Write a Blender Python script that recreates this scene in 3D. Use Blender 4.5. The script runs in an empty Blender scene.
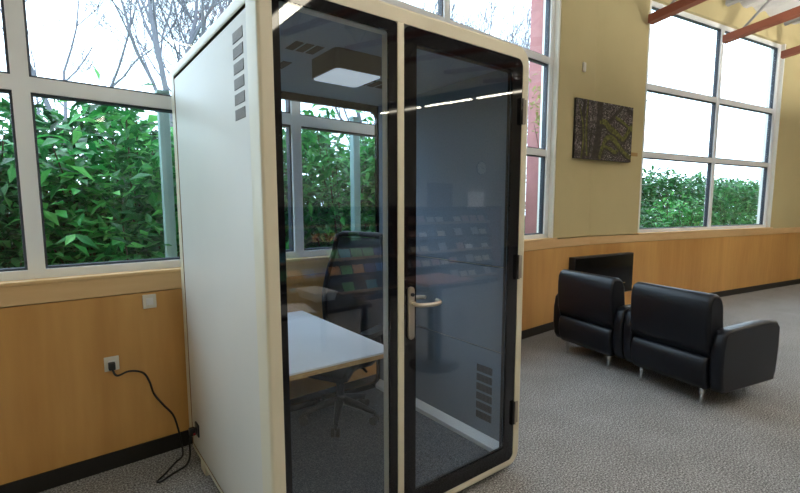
import bpy, math, random
from mathutils import Vector, Matrix
random.seed(7)
PI = math.pi
scene = bpy.context.scene
COL = scene.collection

# ------------------------------------------------------------------ helpers
class MB:
    """collects shapes; build() links them as ONE mesh object"""
    def __init__(s): s.v = []; s.f = []; s.m = []; s.sm = []
    def add(s, vs, fs, mi=0, smooth=False):
        b = len(s.v); s.v += [tuple(v) for v in vs]
        for f in fs:
            s.f.append([b + i for i in f]); s.m.append(mi); s.sm.append(smooth)
    def box(s, x0, x1, y0, y1, z0, z1, mi=0, bev=0.0):
        if bev <= 0:
            vs = [(x, y, z) for z in (z0, z1) for y in (y0, y1) for x in (x0, x1)]
            s.add(vs, [(0, 2, 3, 1), (4, 5, 7, 6), (0, 1, 5, 4), (2, 6, 7, 3), (0, 4, 6, 2), (1, 3, 7, 5)], mi)
        else:
            b = min(bev, (x1 - x0) / 2.01, (y1 - y0) / 2.01, (z1 - z0) / 2.01)
            prof = rrect(x0, x1, y0, y1, b, 3)
            c = ((x0 + x1) / 2, (y0 + y1) / 2)
            loops = []
            for k in range(4):
                t = k / 3 * PI / 2
                loops.append((b * (1 - math.sin(t)), z0 + b * (1 - math.cos(t))))
            loops += [(o, z1 - (z - z0)) for o, z in reversed(loops)]
            rings = []
            for o, z in loops:
                p = rrect(x0 + o, x1 - o, y0 + o, y1 - o, max(b - o, 1e-5), 3)
                rings.append([(q[0], q[1], z) for q in p])
            s.loft(rings, mi, True, caps=True)
    def loft(s, rings, mi=0, smooth=True, caps=True, closed=True):
        n = len(rings[0]); vs = [p for r in rings for p in r]; fs = []
        m = n if closed else n - 1
        for i in range(len(rings) - 1):
            for j in range(m):
                k = (j + 1) % n
                fs.append((i * n + j, i * n + k, (i + 1) * n + k, (i + 1) * n + j))
        s.add(vs, fs, mi, smooth)
        if caps and closed:
            s.add(rings[0], [tuple(reversed(range(n)))], mi, False)
            s.add(rings[-1], [tuple(range(n))], mi, False)
    def tube(s, pts, r, n=8, mi=0, caps=True):
        pts = [Vector(p) for p in pts]
        rr = r if isinstance(r, (list, tuple)) else [r] * len(pts)
        rings = []; up = None
        for i, p in enumerate(pts):
            if i == 0: d = pts[1] - p
            elif i == len(pts) - 1: d = p - pts[i - 1]
            else: d = pts[i + 1] - pts[i - 1]
            d.normalize()
            if up is None:
                up = Vector((0, 0, 1)) if abs(d.z) < .9 else Vector((1, 0, 0))
            a = d.cross(up)
            if a.length < 1e-6: a = d.cross(Vector((0, 1, .3)))
            a.normalize(); b = a.cross(d); b.normalize(); up = b
            rings.append([p + (a * math.cos(2 * PI * k / n) + b * math.sin(2 * PI * k / n)) * rr[i] for k in range(n)])
        s.loft(rings, mi, True, caps)
    def cyl(s, c, r, h, n=24, mi=0, axis='z', r2=None):
        c = Vector(c); ax = {'x': Vector((1, 0, 0)), 'y': Vector((0, 1, 0)), 'z': Vector((0, 0, 1))}[axis]
        s.tube([c, c + ax * h], [r, r if r2 is None else r2], n, mi)
    def lathe(s, prof, c=(0, 0, 0), n=28, mi=0):
        rings = [[(c[0] + r * math.cos(2 * PI * k / n), c[1] + r * math.sin(2 * PI * k / n), c[2] + z) for k in range(n)] for r, z in prof]
        s.loft(rings, mi, True, True)
    def frame(s, outer, inner, y0, y1, mi=0):
        """ring between two same-length xz loops, from y0 to y1"""
        n = len(outer)
        A = [(x, y0, z) for x, z in outer]; B = [(x, y0, z) for x, z in inner]
        Cc = [(x, y1, z) for x, z in outer]; D = [(x, y1, z) for x, z in inner]
        vs = A + B + Cc + D; fs = []
        for j in range(n):
            k = (j + 1) % n
            fs += [(j, k, n + k, n + j), (2 * n + k, 2 * n + j, 3 * n + j, 3 * n + k), (k, j, 2 * n + j, 2 * n + k), (n + j, n + k, 3 * n + k, 3 * n + j)]
        s.add(vs, fs, mi, False)
    def prism(s, poly, y0, y1, mi=0, smooth=False):
        s.loft([[(x, y0, z) for x, z in poly], [(x, y1, z) for x, z in poly]], mi, smooth, True)
    def build(s, name, mats, parent=None, loc=None, rotz=0.0, mat=None):
        me = bpy.data.meshes.new(name)
        me.from_pydata(s.v, [], s.f)
        if not isinstance(mats, (list, tuple)): mats = [mats]
        for m in mats: me.materials.append(m)
        me.polygons.foreach_set('material_index', s.m)
        me.polygons.foreach_set('use_smooth', s.sm)
        me.update()
        import bmesh
        if len(s.v) < 20000:
            b = bmesh.new(); b.from_mesh(me); bmesh.ops.recalc_face_normals(b, faces=b.faces); b.to_mesh(me); b.free()
        o = bpy.data.objects.new(name, me); COL.objects.link(o)
        if parent: o.parent = parent
        if mat is not None: o.matrix_local = mat
        else:
            if loc: o.location = loc
            o.rotation_euler = (0, 0, rotz)
        return o

def rrect(x0, x1, y0, y1, r, n=6):
    pts = []
    for cx, cy, a0 in ((x1 - r, y1 - r, 0), (x0 + r, y1 - r, PI / 2), (x0 + r, y0 + r, PI), (x1 - r, y0 + r, 3 * PI / 2)):
        for k in range(n + 1):
            a = a0 + PI / 2 * k / n
            pts.append((cx + r * math.cos(a), cy + r * math.sin(a)))
    return pts

def empty(name, loc=(0, 0, 0), rotz=0.0):
    o = bpy.data.objects.new(name, None); COL.objects.link(o)
    o.location = loc; o.rotation_euler = (0, 0, rotz); o.empty_display_size = .1
    return o
def tag(o, label, cat, group=None, kind=None):
    o['label'] = label; o['category'] = cat
    if group: o['group'] = group
    if kind: o['kind'] = kind
    return o
def struct(o, label=None):
    o['kind'] = 'structure'
    if label: o['label'] = label
    return o
def dup(root, loc=None, rotz=None):
    r = root.copy(); COL.objects.link(r)
    for ch in root.children:
        c = ch.copy(); COL.objects.link(c); c.parent = r
        for g in ch.children:
            d = g.copy(); COL.objects.link(d); d.parent = c
    if loc is not None: r.location = loc
    if rotz is not None: r.rotation_euler = (0, 0, rotz)
    return r

# ------------------------------------------------------------------ materials
def newmat(name):
    m = bpy.data.materials.new(name); m.use_nodes = True
    nt = m.node_tree; return m, nt, nt.nodes['Principled BSDF']
def setp(p, **k):
    for a, v in k.items(): p.inputs[a.replace('_', ' ')].default_value = v
def plain(name, col, rough=.5, metal=0.0, spec=.5, noise=0.0, scale=30, bump=0.0, bscale=200):
    m, nt, p = newmat(name); c = (*col, 1)
    setp(p, Base_Color=c, Roughness=rough, Metallic=metal); p.inputs['Specular IOR Level'].default_value = spec
    tc = nt.nodes.new('ShaderNodeTexCoord')
    if noise:
        n = nt.nodes.new('ShaderNodeTexNoise'); n.inputs['Scale'].default_value = scale; n.inputs['Detail'].default_value = 6
        r = nt.nodes.new('ShaderNodeValToRGB')
        r.color_ramp.elements[0].position = .3; r.color_ramp.elements[1].position = .7
        r.color_ramp.elements[0].color = (*[x * (1 - noise) for x in col], 1)
        r.color_ramp.elements[1].color = (*[min(1, x * (1 + noise)) for x in col], 1)
        nt.links.new(tc.outputs['Object'], n.inputs['Vector']); nt.links.new(n.outputs['Fac'], r.inputs['Fac'])
        nt.links.new(r.outputs['Color'], p.inputs['Base Color'])
    if bump:
        n2 = nt.nodes.new('ShaderNodeTexNoise'); n2.inputs['Scale'].default_value = bscale; n2.inputs['Detail'].default_value = 3
        bp = nt.nodes.new('ShaderNodeBump'); bp.inputs['Strength'].default_value = bump; bp.inputs['Distance'].default_value = .004
        nt.links.new(tc.outputs['Object'], n2.inputs['Vector']); nt.links.new(n2.outputs['Fac'], bp.inputs['Height'])
        nt.links.new(bp.outputs['Normal'], p.inputs['Normal'])
    return m
def speckle(name, cols, scale=160, bump=.6, rough=.95):
    """pile of mixed yarn colours"""
    m, nt, p = newmat(name); setp(p, Roughness=rough); p.inputs['Specular IOR Level'].default_value = .1
    tc = nt.nodes.new('ShaderNodeTexCoord')
    n = nt.nodes.new('ShaderNodeTexNoise'); n.inputs['Scale'].default_value = scale; n.inputs['Detail'].default_value = 4; n.inputs['Roughness'].default_value = .7
    n3 = nt.nodes.new('ShaderNodeTexNoise'); n3.inputs['Scale'].default_value = scale / 30; n3.inputs['Detail'].default_value = 3
    r = nt.nodes.new('ShaderNodeValToRGB'); e = r.color_ramp.elements
    e[0].position = .36; e[0].color = (*cols[0], 1); e[1].position = .64; e[1].color = (*cols[2], 1)
    q = e.new(.5); q.color = (*cols[1], 1)
    mx = nt.nodes.new('ShaderNodeMath'); mx.operation = 'MULTIPLY_ADD'; mx.inputs[1].default_value = .06; 
    ad = nt.nodes.new('ShaderNodeMath'); ad.operation = 'SUBTRACT'; ad.inputs[1].default_value = .03
    L = nt.links.new
    L(tc.outputs['Object'], n.inputs['Vector']); L(tc.outputs['Object'], n3.inputs['Vector'])
    L(n3.outputs['Fac'], mx.inputs[0]); L(n.outputs['Fac'], mx.inputs[2]); L(mx.outputs[0], ad.inputs[0]); L(ad.outputs[0], r.inputs['Fac'])
    L(r.outputs['Color'], p.inputs['Base Color'])
    bp = nt.nodes.new('ShaderNodeBump'); bp.inputs['Strength'].default_value = bump; bp.inputs['Distance'].default_value = .006
    L(n.outputs['Fac'], bp.inputs['Height']); L(bp.outputs['Normal'], p.inputs['Normal'])
    return m
def wood(name, c1, c2, scale=3.0, stretch=(1, 1, .12), rough=.4):
    m, nt, p = newmat(name); setp(p, Roughness=rough)
    tc = nt.nodes.new('ShaderNodeTexCoord'); mp = nt.nodes.new('ShaderNodeMapping'); mp.inputs['Scale'].default_value = stretch
    n = nt.nodes.new('ShaderNodeTexNoise'); n.inputs['Scale'].default_value = scale; n.inputs['Detail'].default_value = 5; n.inputs['Distortion'].default_value = 1.2
    n2 = nt.nodes.new('ShaderNodeTexNoise'); n2.inputs['Scale'].default_value = scale * 14; n2.inputs['Detail'].default_value = 3
    ad = nt.nodes.new('ShaderNodeMath'); ad.operation = 'MULTIPLY_ADD'; ad.inputs[1].default_value = .35
    r = nt.nodes.new('ShaderNodeValToRGB'); r.color_ramp.elements[0].position = .45; r.color_ramp.elements[1].position = .95
    r.color_ramp.elements[0].color = (*c1, 1); r.color_ramp.elements[1].color = (*c2, 1)
    L = nt.links.new
    L(tc.outputs['Object'], mp.inputs['Vector']); L(mp.outputs[0], n.inputs['Vector']); L(mp.outputs[0], n2.inputs['Vector'])
    L(n2.outputs['Fac'], ad.inputs[0]); L(n.outputs['Fac'], ad.inputs[2]); L(ad.outputs[0], r.inputs['Fac']); L(r.outputs['Color'], p.inputs['Base Color'])
    return m
def glass(name, tint, f0=.05, rough=0.0):
    m, nt, p = newmat(name); nt.nodes.remove(p)
    out = nt.nodes['Material Output']
    tr = nt.nodes.new('ShaderNodeBsdfTransparent'); tr.inputs['Color'].default_value = (*tint, 1)
    gl = nt.nodes.new('ShaderNodeBsdfGlossy'); gl.inputs['Roughness'].default_value = rough; gl.inputs['Color'].default_value = (1, 1, 1, 1)
    lw = nt.nodes.new('ShaderNodeLayerWeight'); lw.inputs['Blend'].default_value = .5
    po = nt.nodes.new('ShaderNodeMath'); po.operation = 'POWER'; po.inputs[1].default_value = 5
    ma = nt.nodes.new('ShaderNodeMath'); ma.operation = 'MULTIPLY_ADD'; ma.inputs[1].default_value = 1 - f0; ma.inputs[2].default_value = f0
    mx = nt.nodes.new('ShaderNodeMixShader'); L = nt.links.new
    L(lw.outputs['Facing'], po.inputs[0]); L(po.outputs[0], ma.inputs[0]); L(ma.outputs[0], mx.inputs[0])
    L(tr.outputs[0], mx.inputs[1]); L(gl.outputs[0], mx.inputs[2]); L(mx.outputs[0], out.inputs['Surface'])
    return m
def emit(name, col, s):
    m, nt, p = newmat(name)
    setp(p, Base_Color=(*col, 1)); p.inputs['Emission Color'].default_value = (*col, 1); p.inputs['Emission Strength'].default_value = s
    return m
def leafmat(name, cols):
    m, nt, p = newmat(name); setp(p, Roughness=.35)
    g = nt.nodes.new('ShaderNodeNewGeometry'); r = nt.nodes.new('ShaderNodeValToRGB'); e = r.color_ramp.elements
    e[0].color = (*cols[0], 1); e[1].color = (*cols[-1], 1)
    for i, c in enumerate(cols[1:-1]):
        q = e.new((i + 1) / (len(cols) - 1)); q.color = (*c, 1)
    nt.links.new(g.outputs['Random Per Island'], r.inputs['Fac']); nt.links.new(r.outputs['Color'], p.inputs['Base Color'])
    t = nt.nodes.new('ShaderNodeBsdfTranslucent'); mx = nt.nodes.new('ShaderNodeMixShader'); mx.inputs[0].default_value = .35
    nt.links.new(r.outputs['Color'], t.inputs['Color']); nt.links.new(p.outputs[0], mx.inputs[1]); nt.links.new(t.outputs[0], mx.inputs[2])
    nt.links.new(mx.outputs[0], nt.nodes['Material Output'].inputs['Surface'])
    return m
def meshfabric(name, col, alpha):
    m, nt, p = newmat(name); setp(p, Base_Color=(*col, 1), Roughness=.6)
    t = nt.nodes.new('ShaderNodeBsdfTransparent'); mx = nt.nodes.new('ShaderNodeMixShader'); mx.inputs[0].default_value = alpha
    nt.links.new(t.outputs[0], mx.inputs[1]); nt.links.new(p.outputs[0], mx.inputs[2]); nt.links.new(mx.outputs[0], nt.nodes['Material Output'].inputs['Surface'])
    return m

DN, UP = 11.0, 110.0  # UP drives the upward fill emitters added to the lamps
M = dict(
    cream=plain('booth_cream_lacquer', (.66, .62, .49), .38, noise=.02, scale=4),
    panel=plain('booth_white_panel', (.64, .63, .585), .45, noise=.015, scale=3),
    seam=plain('brown_edge_seam', (.34, .19, .10), .7),
    innerframe=plain('inner_frame_grey_cream', (.80, .77, .68), .5),
    black=plain('black_enamel', (.005, .005, .007), .04, spec=.45),
    glass=glass('booth_glass', (.955, .98, 1.0), .060),
    backglass=glass('booth_back_glass', (.97, .985, 1.0), .03),
    winglass=glass('window_glass', (.975, .993, 1.0), .02),
    felt=plain('grey_blue_felt', (.23, .28, .35), .95, spec=.1, noise=.10, scale=120, bump=.25, bscale=300),
    feltseam=plain('dark_felt_seam', (.05, .06, .08), .9),
    boothceil=plain('booth_ceiling_grey', (.30, .375, .47), .8, noise=.04, scale=60),
    trimwhite=plain('white_base_trim', (.78, .80, .82), .4),
    mat=speckle('booth_floor_carpet', ((.03, .036, .045), (.085, .10, .12), (.18, .20, .23)), 130),
    carpet=speckle('grey_brown_carpet', ((.06, .058, .056), (.20, .198, .198), (.50, .50, .505)), 110, .15),
    satin=plain('satin_nickel', (.62, .56, .47), .28, 1.0),
    hinge=plain('hinge_grey', (.24, .21, .18), .45, 0),
    steel=plain('brushed_steel', (.55, .55, .56), .3, 1.0),
    ventslat=plain('vent_slat_grey', (.33, .31, .29), .5, .2),
    feltslat=plain('vent_slat_dark', (.10, .11, .13), .6),
    ventdark=plain('vent_dark', (.035, .033, .033), .8),
    laminate=plain('white_laminate', (.86, .86, .90), .35, noise=.02, scale=5),
    plyedge=wood('plywood_edge', (.45, .28, .12), (.72, .50, .25), 20, (1, 1, 4)),
    chairplastic=plain('graphite_chair_plastic', (.006, .007, .010), .35, spec=.3),
    chairmesh=meshfabric('chair_mesh_weave', (.010, .014, .026), .90),
    chairpad=plain('arm_pad_black', (.015, .02, .028), .3),
    caster=plain('caster_black', (.01, .01, .01), .5),
    wood=wood('birch_wainscot_panel', (.50, .255, .07), (.67, .385, .125), 1.6),
    woodcap=wood('maple_cap_trim', (.64, .41, .19), (.78, .55, .29), 2.2, (.12, 1, 1)),
    paint=plain('beige_wall_paint', (.55, .475, .265), .85, noise=.02, scale=3, spec=.2),
    paintrear=plain('pale_beige_paint', (.50, .46, .37), .85, spec=.2),
    winframe=plain('pale_window_frame', (.88, .92, .95), .45),
    gasket=plain('window_gasket_dark', (.04, .047, .065), .5),
    jamb=plain('white_jamb_paint', (.84, .85, .79), .5),
    baseb=plain('black_rubber_base', (.012, .011, .010), .5),
    leather=plain('black_leather', (.0045, .006, .011), .36, spec=.34, bump=.12, bscale=140),
    chrome=plain('chrome_leg', (.7, .7, .7), .15, 1.0),
    fireglass=plain('black_fire_glass', (.004, .004, .005), .12, spec=.12),
    plate=plain('white_plastic_plate', (.70, .67, .60), .45),
    cord=plain('black_cord', (.01, .01, .012), .5),
    red=plain('red_plastic', (.35, .02, .03), .4),
    pillar=plain('brick_red_paint', (.50, .22, .23), .8, noise=.08, scale=6),
    upright=plain('pale_green_upright', (.24, .37, .36), .5),
    bark=plain('grey_bark', (.19, .19, .21), .9, noise=.3, scale=14),
    twig=plain('grey_twigs', (.17, .175, .21), .9),
    shrubstem=plain('shrub_stem', (.09, .06, .035), .9),
    leafA=leafmat('laurel_leaves', ((.012, .085, .025), (.032, .23, .06), (.065, .40, .085), (.17, .55, .14))),
    leafB=leafmat('bright_leaves', ((.04, .25, .045), (.08, .40, .07), (.17, .52, .12))),
    leafC=leafmat('dark_leaves', ((.008, .045, .016), (.02, .11, .035), (.04, .20, .055), (.09, .30, .085))),
    leafY=leafmat('yellow_green_leaves', ((.30, .33, .08), (.45, .48, .18), (.40, .28, .15))),
    lawn=plain('lawn', (.07, .15, .035), .95, noise=.4, scale=8),
    deck=plain('roof_deck_paint', (.55, .56, .58), .8),
    beam=plain('red_oxide_beam', (.26, .075, .04), .6),
    truss=plain('truss_grey', (.34, .35, .37), .6),
    lampbody=plain('black_lamp_body', (.008, .008, .01), .4),
    diffuser=emit('lamp_diffuser', (1.0, .91, .72), DN),
    fill_uplight=emit('added_uplight_glow', (1.0, .94, .82), UP),  # upward glow added to lift the room's fill light
    boothlight=emit('frosted_panel', (.80, .90, 1.0), .29),
    fixture=plain('fixture_bronze', (.05, .043, .04), .5),
    doorbrown=plain('brown_door', (.20, .13, .09), .5),
    rack=plain('rack_black', (.012, .014, .02), .5),
    rackend=plain('rack_red_wood', (.16, .045, .03), .45),
    rackstrip=plain('rack_wood_strip', (.40, .25, .15), .5),
    white=plain('paper_white', (.75, .75, .76), .6),
    pink=plain('pinkish_top', (.42, .22, .19), .5),
    clockface=plain('clock_face', (.93, .93, .92), .5),
    dark=plain('dark_metal', (.02, .02, .025), .4, .3),
    canvasedge=plain('canvas_black_edge', (.008, .008, .008), .7),
    moss=plain('print_moss', (.105, .11, .025), .9, noise=.85, scale=40),
    barkprint=plain('print_bark', (.035, .028, .022), .9, noise=.5, scale=30),
    brass=plain('caption_card', (.36, .21, .06), .5),
)
# canvas print background: fine tangle of pale and dark twigs
def printmat():
    m, nt, p = newmat('print_twigs'); setp(p, Roughness=.8)
    tc = nt.nodes.new('ShaderNodeTexCoord'); L = nt.links.new
    n = nt.nodes.new('ShaderNodeTexNoise'); n.inputs['Scale'].default_value = 34; n.inputs['Detail'].default_value = 6; n.inputs['Distortion'].default_value = 2.5; n.inputs['Roughness'].default_value = .75
    r = nt.nodes.new('ShaderNodeValToRGB'); e = r.color_ramp.elements
    e[0].position = .46; e[0].color = (.010, .008, .007, 1); e[1].position = .62; e[1].color = (.80, .70, .70, 1)
    q = e.new(.54); q.color = (.06, .045, .035, 1)
    n2 = nt.nodes.new('ShaderNodeTexNoise'); n2.inputs['Scale'].default_value = 5
    mx = nt.nodes.new('ShaderNodeMixRGB'); mx.blend_type = 'MULTIPLY'; mx.inputs[0].default_value = .35
    L(tc.outputs['Object'], n.inputs['Vector']); L(n.outputs['Fac'], r.inputs['Fac'])
    L(tc.outputs['Object'], n2.inputs['Vector']); L(r.outputs['Color'], mx.inputs[1]); L(n2.outputs['Color'], mx.inputs[2])
    L(mx.outputs[0], p.inputs['Base Color'])
    return m
M['print'] = printmat()

# ------------------------------------------------------------------ setting
AN = math.radians(3.2473)
WY = 1.44
A0 = (-4.0, WY - 4 * math.tan(AN)); A1 = (4.03, WY + 4.03 * math.tan(AN)); A2 = (4.80, 1.690)
BANG = math.radians(-9); B1 = (A2[0] + 8.7 * math.cos(BANG), A2[1] + 8.7 * math.sin(BANG))
def wallmat(o, ang): return Matrix.Translation((o[0], o[1], 0)) @ Matrix.Rotation(ang, 4, 'Z')
MA = wallmat((0, WY), AN)
MW = wallmat(A1, math.atan2(A2[1] - A1[1], A2[0] - A1[0]))
MBm = wallmat(A2, BANG)
LA = (A1[0] - 0) / math.cos(AN)          # u of the right end of wall A
L2 = math.hypot(A2[0] - A1[0], A2[1] - A1[1])
U0 = -4.0
SILL, WTOP, CEIL = 1.085, 4.15, 7.0
T = .22

fl = MB(); fl.box(-4.3, 13.6, -9.5, 2.0, -.12, 0)
o = fl.build('floor', M['carpet']); struct(o, 'grey brown carpet floor')

# back wall pieces: solid below the sill, solid above the windows, pier at the right
def sweep(name, z0, z1, inset, thick, mat, uend=8.7, ustart=U0):
    """strip of wall following the wall line; inset > 0 stands proud of the wall face into the room"""
    mb = MB()
    pts = [MA @ Vector((ustart, 0, 0)), MA @ Vector((LA, 0, 0)), MW @ Vector((L2, 0, 0)), MBm @ Vector((uend, 0, 0))]
    nr = [Vector((-math.sin(AN), math.cos(AN), 0))] * 2
    nb = Vector((-math.sin(BANG), math.cos(BANG), 0))
    nw = (MW.to_3x3() @ Vector((0, 1, 0)))
    ns = [nr[0], (nr[0] + nw).normalized(), (nw + nb).normalized(), nb]
    rings = []
    for p, n in zip(pts, ns):
        a = p - n * inset; b = p + n * thick
        rings.append([(a.x, a.y, z0), (b.x, b.y, z0), (b.x, b.y, z1), (a.x, a.y, z1)])
    mb.loft(rings, 0, False, True)
    return mb.build(name, mat)
struct(sweep('wall_back', 0, SILL - .012, 0, T, M['paint']), 'wall below the windows')
struct(sweep('trim_1', .095, .972, .018, 0, M['wood']), 'birch wainscot panelling')
struct(sweep('trim_2', .978, SILL - .012, .024, 0, M['woodcap']), 'pale wood cap band above the wainscot')
struct(sweep('baseboard_back', 0, .095, .026, 0, M['baseb']), 'black rubber baseboard')
mb = MB(); mb.box(U0, LA, 0, T, WTOP, CEIL)
struct(mb.build('wall_upper', M['paint'], mat=MA))
mb = MB()
pts = [MA @ Vector((LA, 0, 0)), MW @ Vector((L2, 0, 0)), MBm @ Vector((.98, 0, 0))]
nb = Vector((-math.sin(BANG), math.cos(BANG), 0)); na = Vector((-math.sin(AN), math.cos(AN), 0))
rings = []
for p, n in zip(pts, (na, (na + nb).normalized(), nb)):
    b = p + n * T
    rings.append([(p.x, p.y, SILL), (b.x, b.y, SILL), (b.x, b.y, CEIL), (p.x, p.y, CEIL)])
mb.loft(rings, 0, False, True); struct(mb.build('wall_right', M['paint']), 'beige painted wall with a shallow bend')
mb = MB(); mb.box(.98, 8.7, 0, T, WTOP, CEIL); mb.box(4.6, 8.7, 0, T, SILL - .012, WTOP)
struct(mb.build('wall_corner', M['paint'], mat=MBm))
# window stool ledges
mb = MB(); mb.box(U0, LA + .04, -.03, .19, SILL - .012, SILL + .008, bev=.004)
struct(mb.build('trim_3', M['woodcap'], mat=MA))
mb = MB(); mb.box(.95, 4.62, -.03, .19, SILL - .012, SILL + .008, bev=.004)
struct(mb.build('trim_4', M['woodcap'], mat=MBm))

def window(name, mat4, u0, u1, mull, trans, label):
    """wall-long window: white frame, mullions, transoms, gaskets and one pane per opening"""
    root = empty(name); root.matrix_world = mat4; struct(root, label)
    z0, z1 = SILL + .008, WTOP
    v0, v1 = .05, .13
    fr = MB()
    fr.box(u0, u1, v0, v1, z0, z0 + .045); fr.box(u0, u1, v0, v1, z1 - .06, z1)
    fr.box(u0, u0 + .07, v0, v1, z0, z1); fr.box(u1 - .07, u1, v0, v1, z0, z1)
    for m in mull: fr.box(m - .035, m + .035, v0, v1, z0 + .045, z1 - .06)
    for t in trans: fr.box(u0 + .07, u1 - .07, v0 + .004, v1, t - .036, t + .036)
    fr.build('window_frame', M['winframe'], root)
    gk = MB(); pn = []
    us = [u0 + .035] + list(mull) + [u1 - .035]; zs = [z0 + .009] + list(trans) + [z1 - .024]
    for i in range(len(us) - 1):
        for j in range(len(zs) - 1):
            a, b, c, d = us[i] + .035, us[i + 1] - .035, zs[j] + .036, zs[j + 1] - .036
            g = .011
            o1 = [(a, c), (b, c), (b, d), (a, d)]; i1 = [(a + g, c + g), (b - g, c + g), (b - g, d - g), (a + g, d - g)]
            gk.frame(o1, i1, .07, .12)
            p = MB(); p.box(a + g, b - g, .088, .096, c + g, d - g)
            p.build('window_pane', M['winglass'], root)
    gk.build('window_gasket', M['gasket'], root)
    jb = MB(); jb.box(u1, u1 + .03, -.004, .2, z0, z1); jb.box(u0 - .03, u0, -.004, .2, z0, z1)
    jb.build('window_jamb', M['jamb'], root)
    return root
window('window_1', MA, U0 + .05, LA - .045, (-2.1, -.64, .825, 2.30), (2.055, 3.06), 'tall window wall behind the booth')
window('window_2', MBm, 1.0, 4.55, (2.8,), (2.16, 3.06), 'tall window right of the picture')
mb = MB(); mb.box(LA, LA + .006, 0, .2, SILL, WTOP)

# room behind the camera
ZR = -9.2
mb = MB(); mb.box(-4.3, 13.6, ZR - .2, ZR, 0, 7); struct(mb.build('wall_rear', M['paintrear']), 'beige wall at the far end of the room')
mb = MB(); mb.box(-4.2, -4.0, ZR, A0[1] + .2, 0, 7); struct(mb.build('wall_left', M['paint']))
mb = MB(); mb.box(13.2, 13.4, ZR, 1.2, 0, 7); struct(mb.build('wall_far_right', M['paint']))
# corrugated sloping roof deck, rising away from the windows
Z0R, SL = 4.64, .15
def roofz(y): return Z0R - SL * y
def wally(x): return (WY + math.tan(AN) * x if x < A1[0] else A1[1] + (x - A1[0]) * .03 if x < A2[0] else A2[1] + math.tan(BANG) * (x - A2[0]))
mb = MB(); rings = []
n = 190
for i in range(n + 1):
    x = -4.3 + 17.9 * i / n; dz = .0 if (i // 2) % 2 else .05
    ye = wally(x) + .1
    rings.append([(x, ye, roofz(ye) + dz), (x, -9.5, roofz(-9.5) + dz), (x, -9.5, roofz(-9.5) + .2), (x, ye, roofz(ye) + .2)])
mb.loft(rings, 0, False, True); struct(mb.build('ceiling', M['deck']), 'sloping corrugated metal roof deck')
for i, x in enumerate((-2.8, -1.1, .6, 2.3, 4.0, 5.7, 7.4, 9.1, 10.8)):
    t = empty('roof_truss', (x, 0, 0)); t['kind'] = 'structure'
    zb = lambda y: roofz(y) - .62
    c = MB()
    y0, y1 = wally(x) - .05, -9.2
    c.loft([[(-.06, y0, zb(y0)), (.06, y0, zb(y0)), (.06, y0, zb(y0) + .10), (-.06, y0, zb(y0) + .10)],
            [(-.06, y1, zb(y1)), (.06, y1, zb(y1)), (.06, y1, zb(y1) + .10), (-.06, y1, zb(y1) + .10)]], 0, False)
    c.build('chord', M['beam'], t)
    c = MB()
    c.loft([[(-.05, y0, roofz(y0) - .1), (.05, y0, roofz(y0) - .1), (.05, y0, roofz(y0) - .02), (-.05, y0, roofz(y0) - .02)],
            [(-.05, y1, roofz(y1) - .1), (.05, y1, roofz(y1) - .1), (.05, y1, roofz(y1) - .02), (-.05, y1, roofz(y1) - .02)]], 0, False)
    c.build('chord', M['truss'], t)
    w = MB(); y = y0 - .2; up = True
    while y - .55 > y1:
        za, zb_ = (zb(y) + .08, roofz(y - .55) - .08) if up else (roofz(y) - .08, zb(y - .55) + .08)
        w.tube([(0, y, za), (0, y - .55, zb_)], .018, 6); y -= .55; up = not up
    w.build('web', M['truss'], t)

# ------------------------------------------------------------------ office booth
W, D, H, ZB = 1.395, 1.335, 2.25, .05
booth = empty('office_booth', (0, 0, 0))
tag(booth, 'cream freestanding glass-fronted office booth standing before the windows', 'booth')
def oring(o): return rrect(0 + o, W - o, ZB + o, H - o, .085 - min(o, .06), 8)
def iring(o=0): return rrect(.052 - o, W - .05 + o, ZB + .036 - o, H - .062 + o, .042, 8)
sh = MB()
# front ring with a soft rounded edge, then the notched middle, then the rear ring
loops = [(oring(.012), -.0), (oring(.0035), .0035), (oring(0), .012), (oring(0), .10)]
n = len(loops[0][0])
sh.loft([[(x, y, z) for x, z in l] for l, y in loops], 0, True, False)
inn = iring()
A = [(x, 0.0, z) for x, z in oring(.012)]; B = [(x, 0.0, z) for x, z in inn]
sh.add(A + B, [(j, (j + 1) % n, n + (j + 1) % n, n + j) for j in range(n)], 0, False)
sh.loft([[(x, 0, z) for x, z in inn], [(x, D, z) for x, z in inn]], 0, False, False)
sh.loft([[(x, y, z) for x, z in oring(0)] for y in (1.262, D)], 0, True, False)
A = [(x, D, z) for x, z in oring(0)]; B = [(x, D, z) for x, z in inn]
sh.add(A + B, [((j + 1) % n, j, n + j, n + (j + 1) % n) for j in range(n)], 0, False)
# middle: top cap, bottom rail, recessed sides
mid = oring(0)
top = [p for p in mid if p[1] > 2.146]; 
zs_top = 2.146; zs_bot = .084
prof = []
for x, z in mid:
    prof.append((x, z))
ang = sorted(prof, key=lambda p: math.atan2(p[1] - 1.15, p[0] - W / 2))
def clean(half):
    return half
topp = [p for p in mid if p[1] >= zs_top]; topp.sort(key=lambda p: -p[0] if p[1] > H - 1e-4 else 0)
tp = sorted([p for p in mid if p[1] > zs_top and p[0] < W / 2], key=lambda p: (p[1], p[0]))
loop = [(W - .012, zs_top), (W, zs_top)] + [(W - x, z) for x, z in tp] + list(reversed(tp)) + [(0, zs_top), (.012, zs_top)]
sh.loft([[(x, y, z) for x, z in loop] for y in (.10, 1.262)], 0, True, False, closed=False)
bp_ = [(0, .060), (.008, .052)]
loop = [(.012, zs_bot), (0, zs_bot)] + bp_ + [(W - x, z) for x, z in reversed(bp_)] + [(W, zs_bot), (W - .012, zs_bot)]
sh.loft([[(x, y, z) for x, z in loop] for y in (.10, 1.262)], 0, True, False, closed=False)
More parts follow.
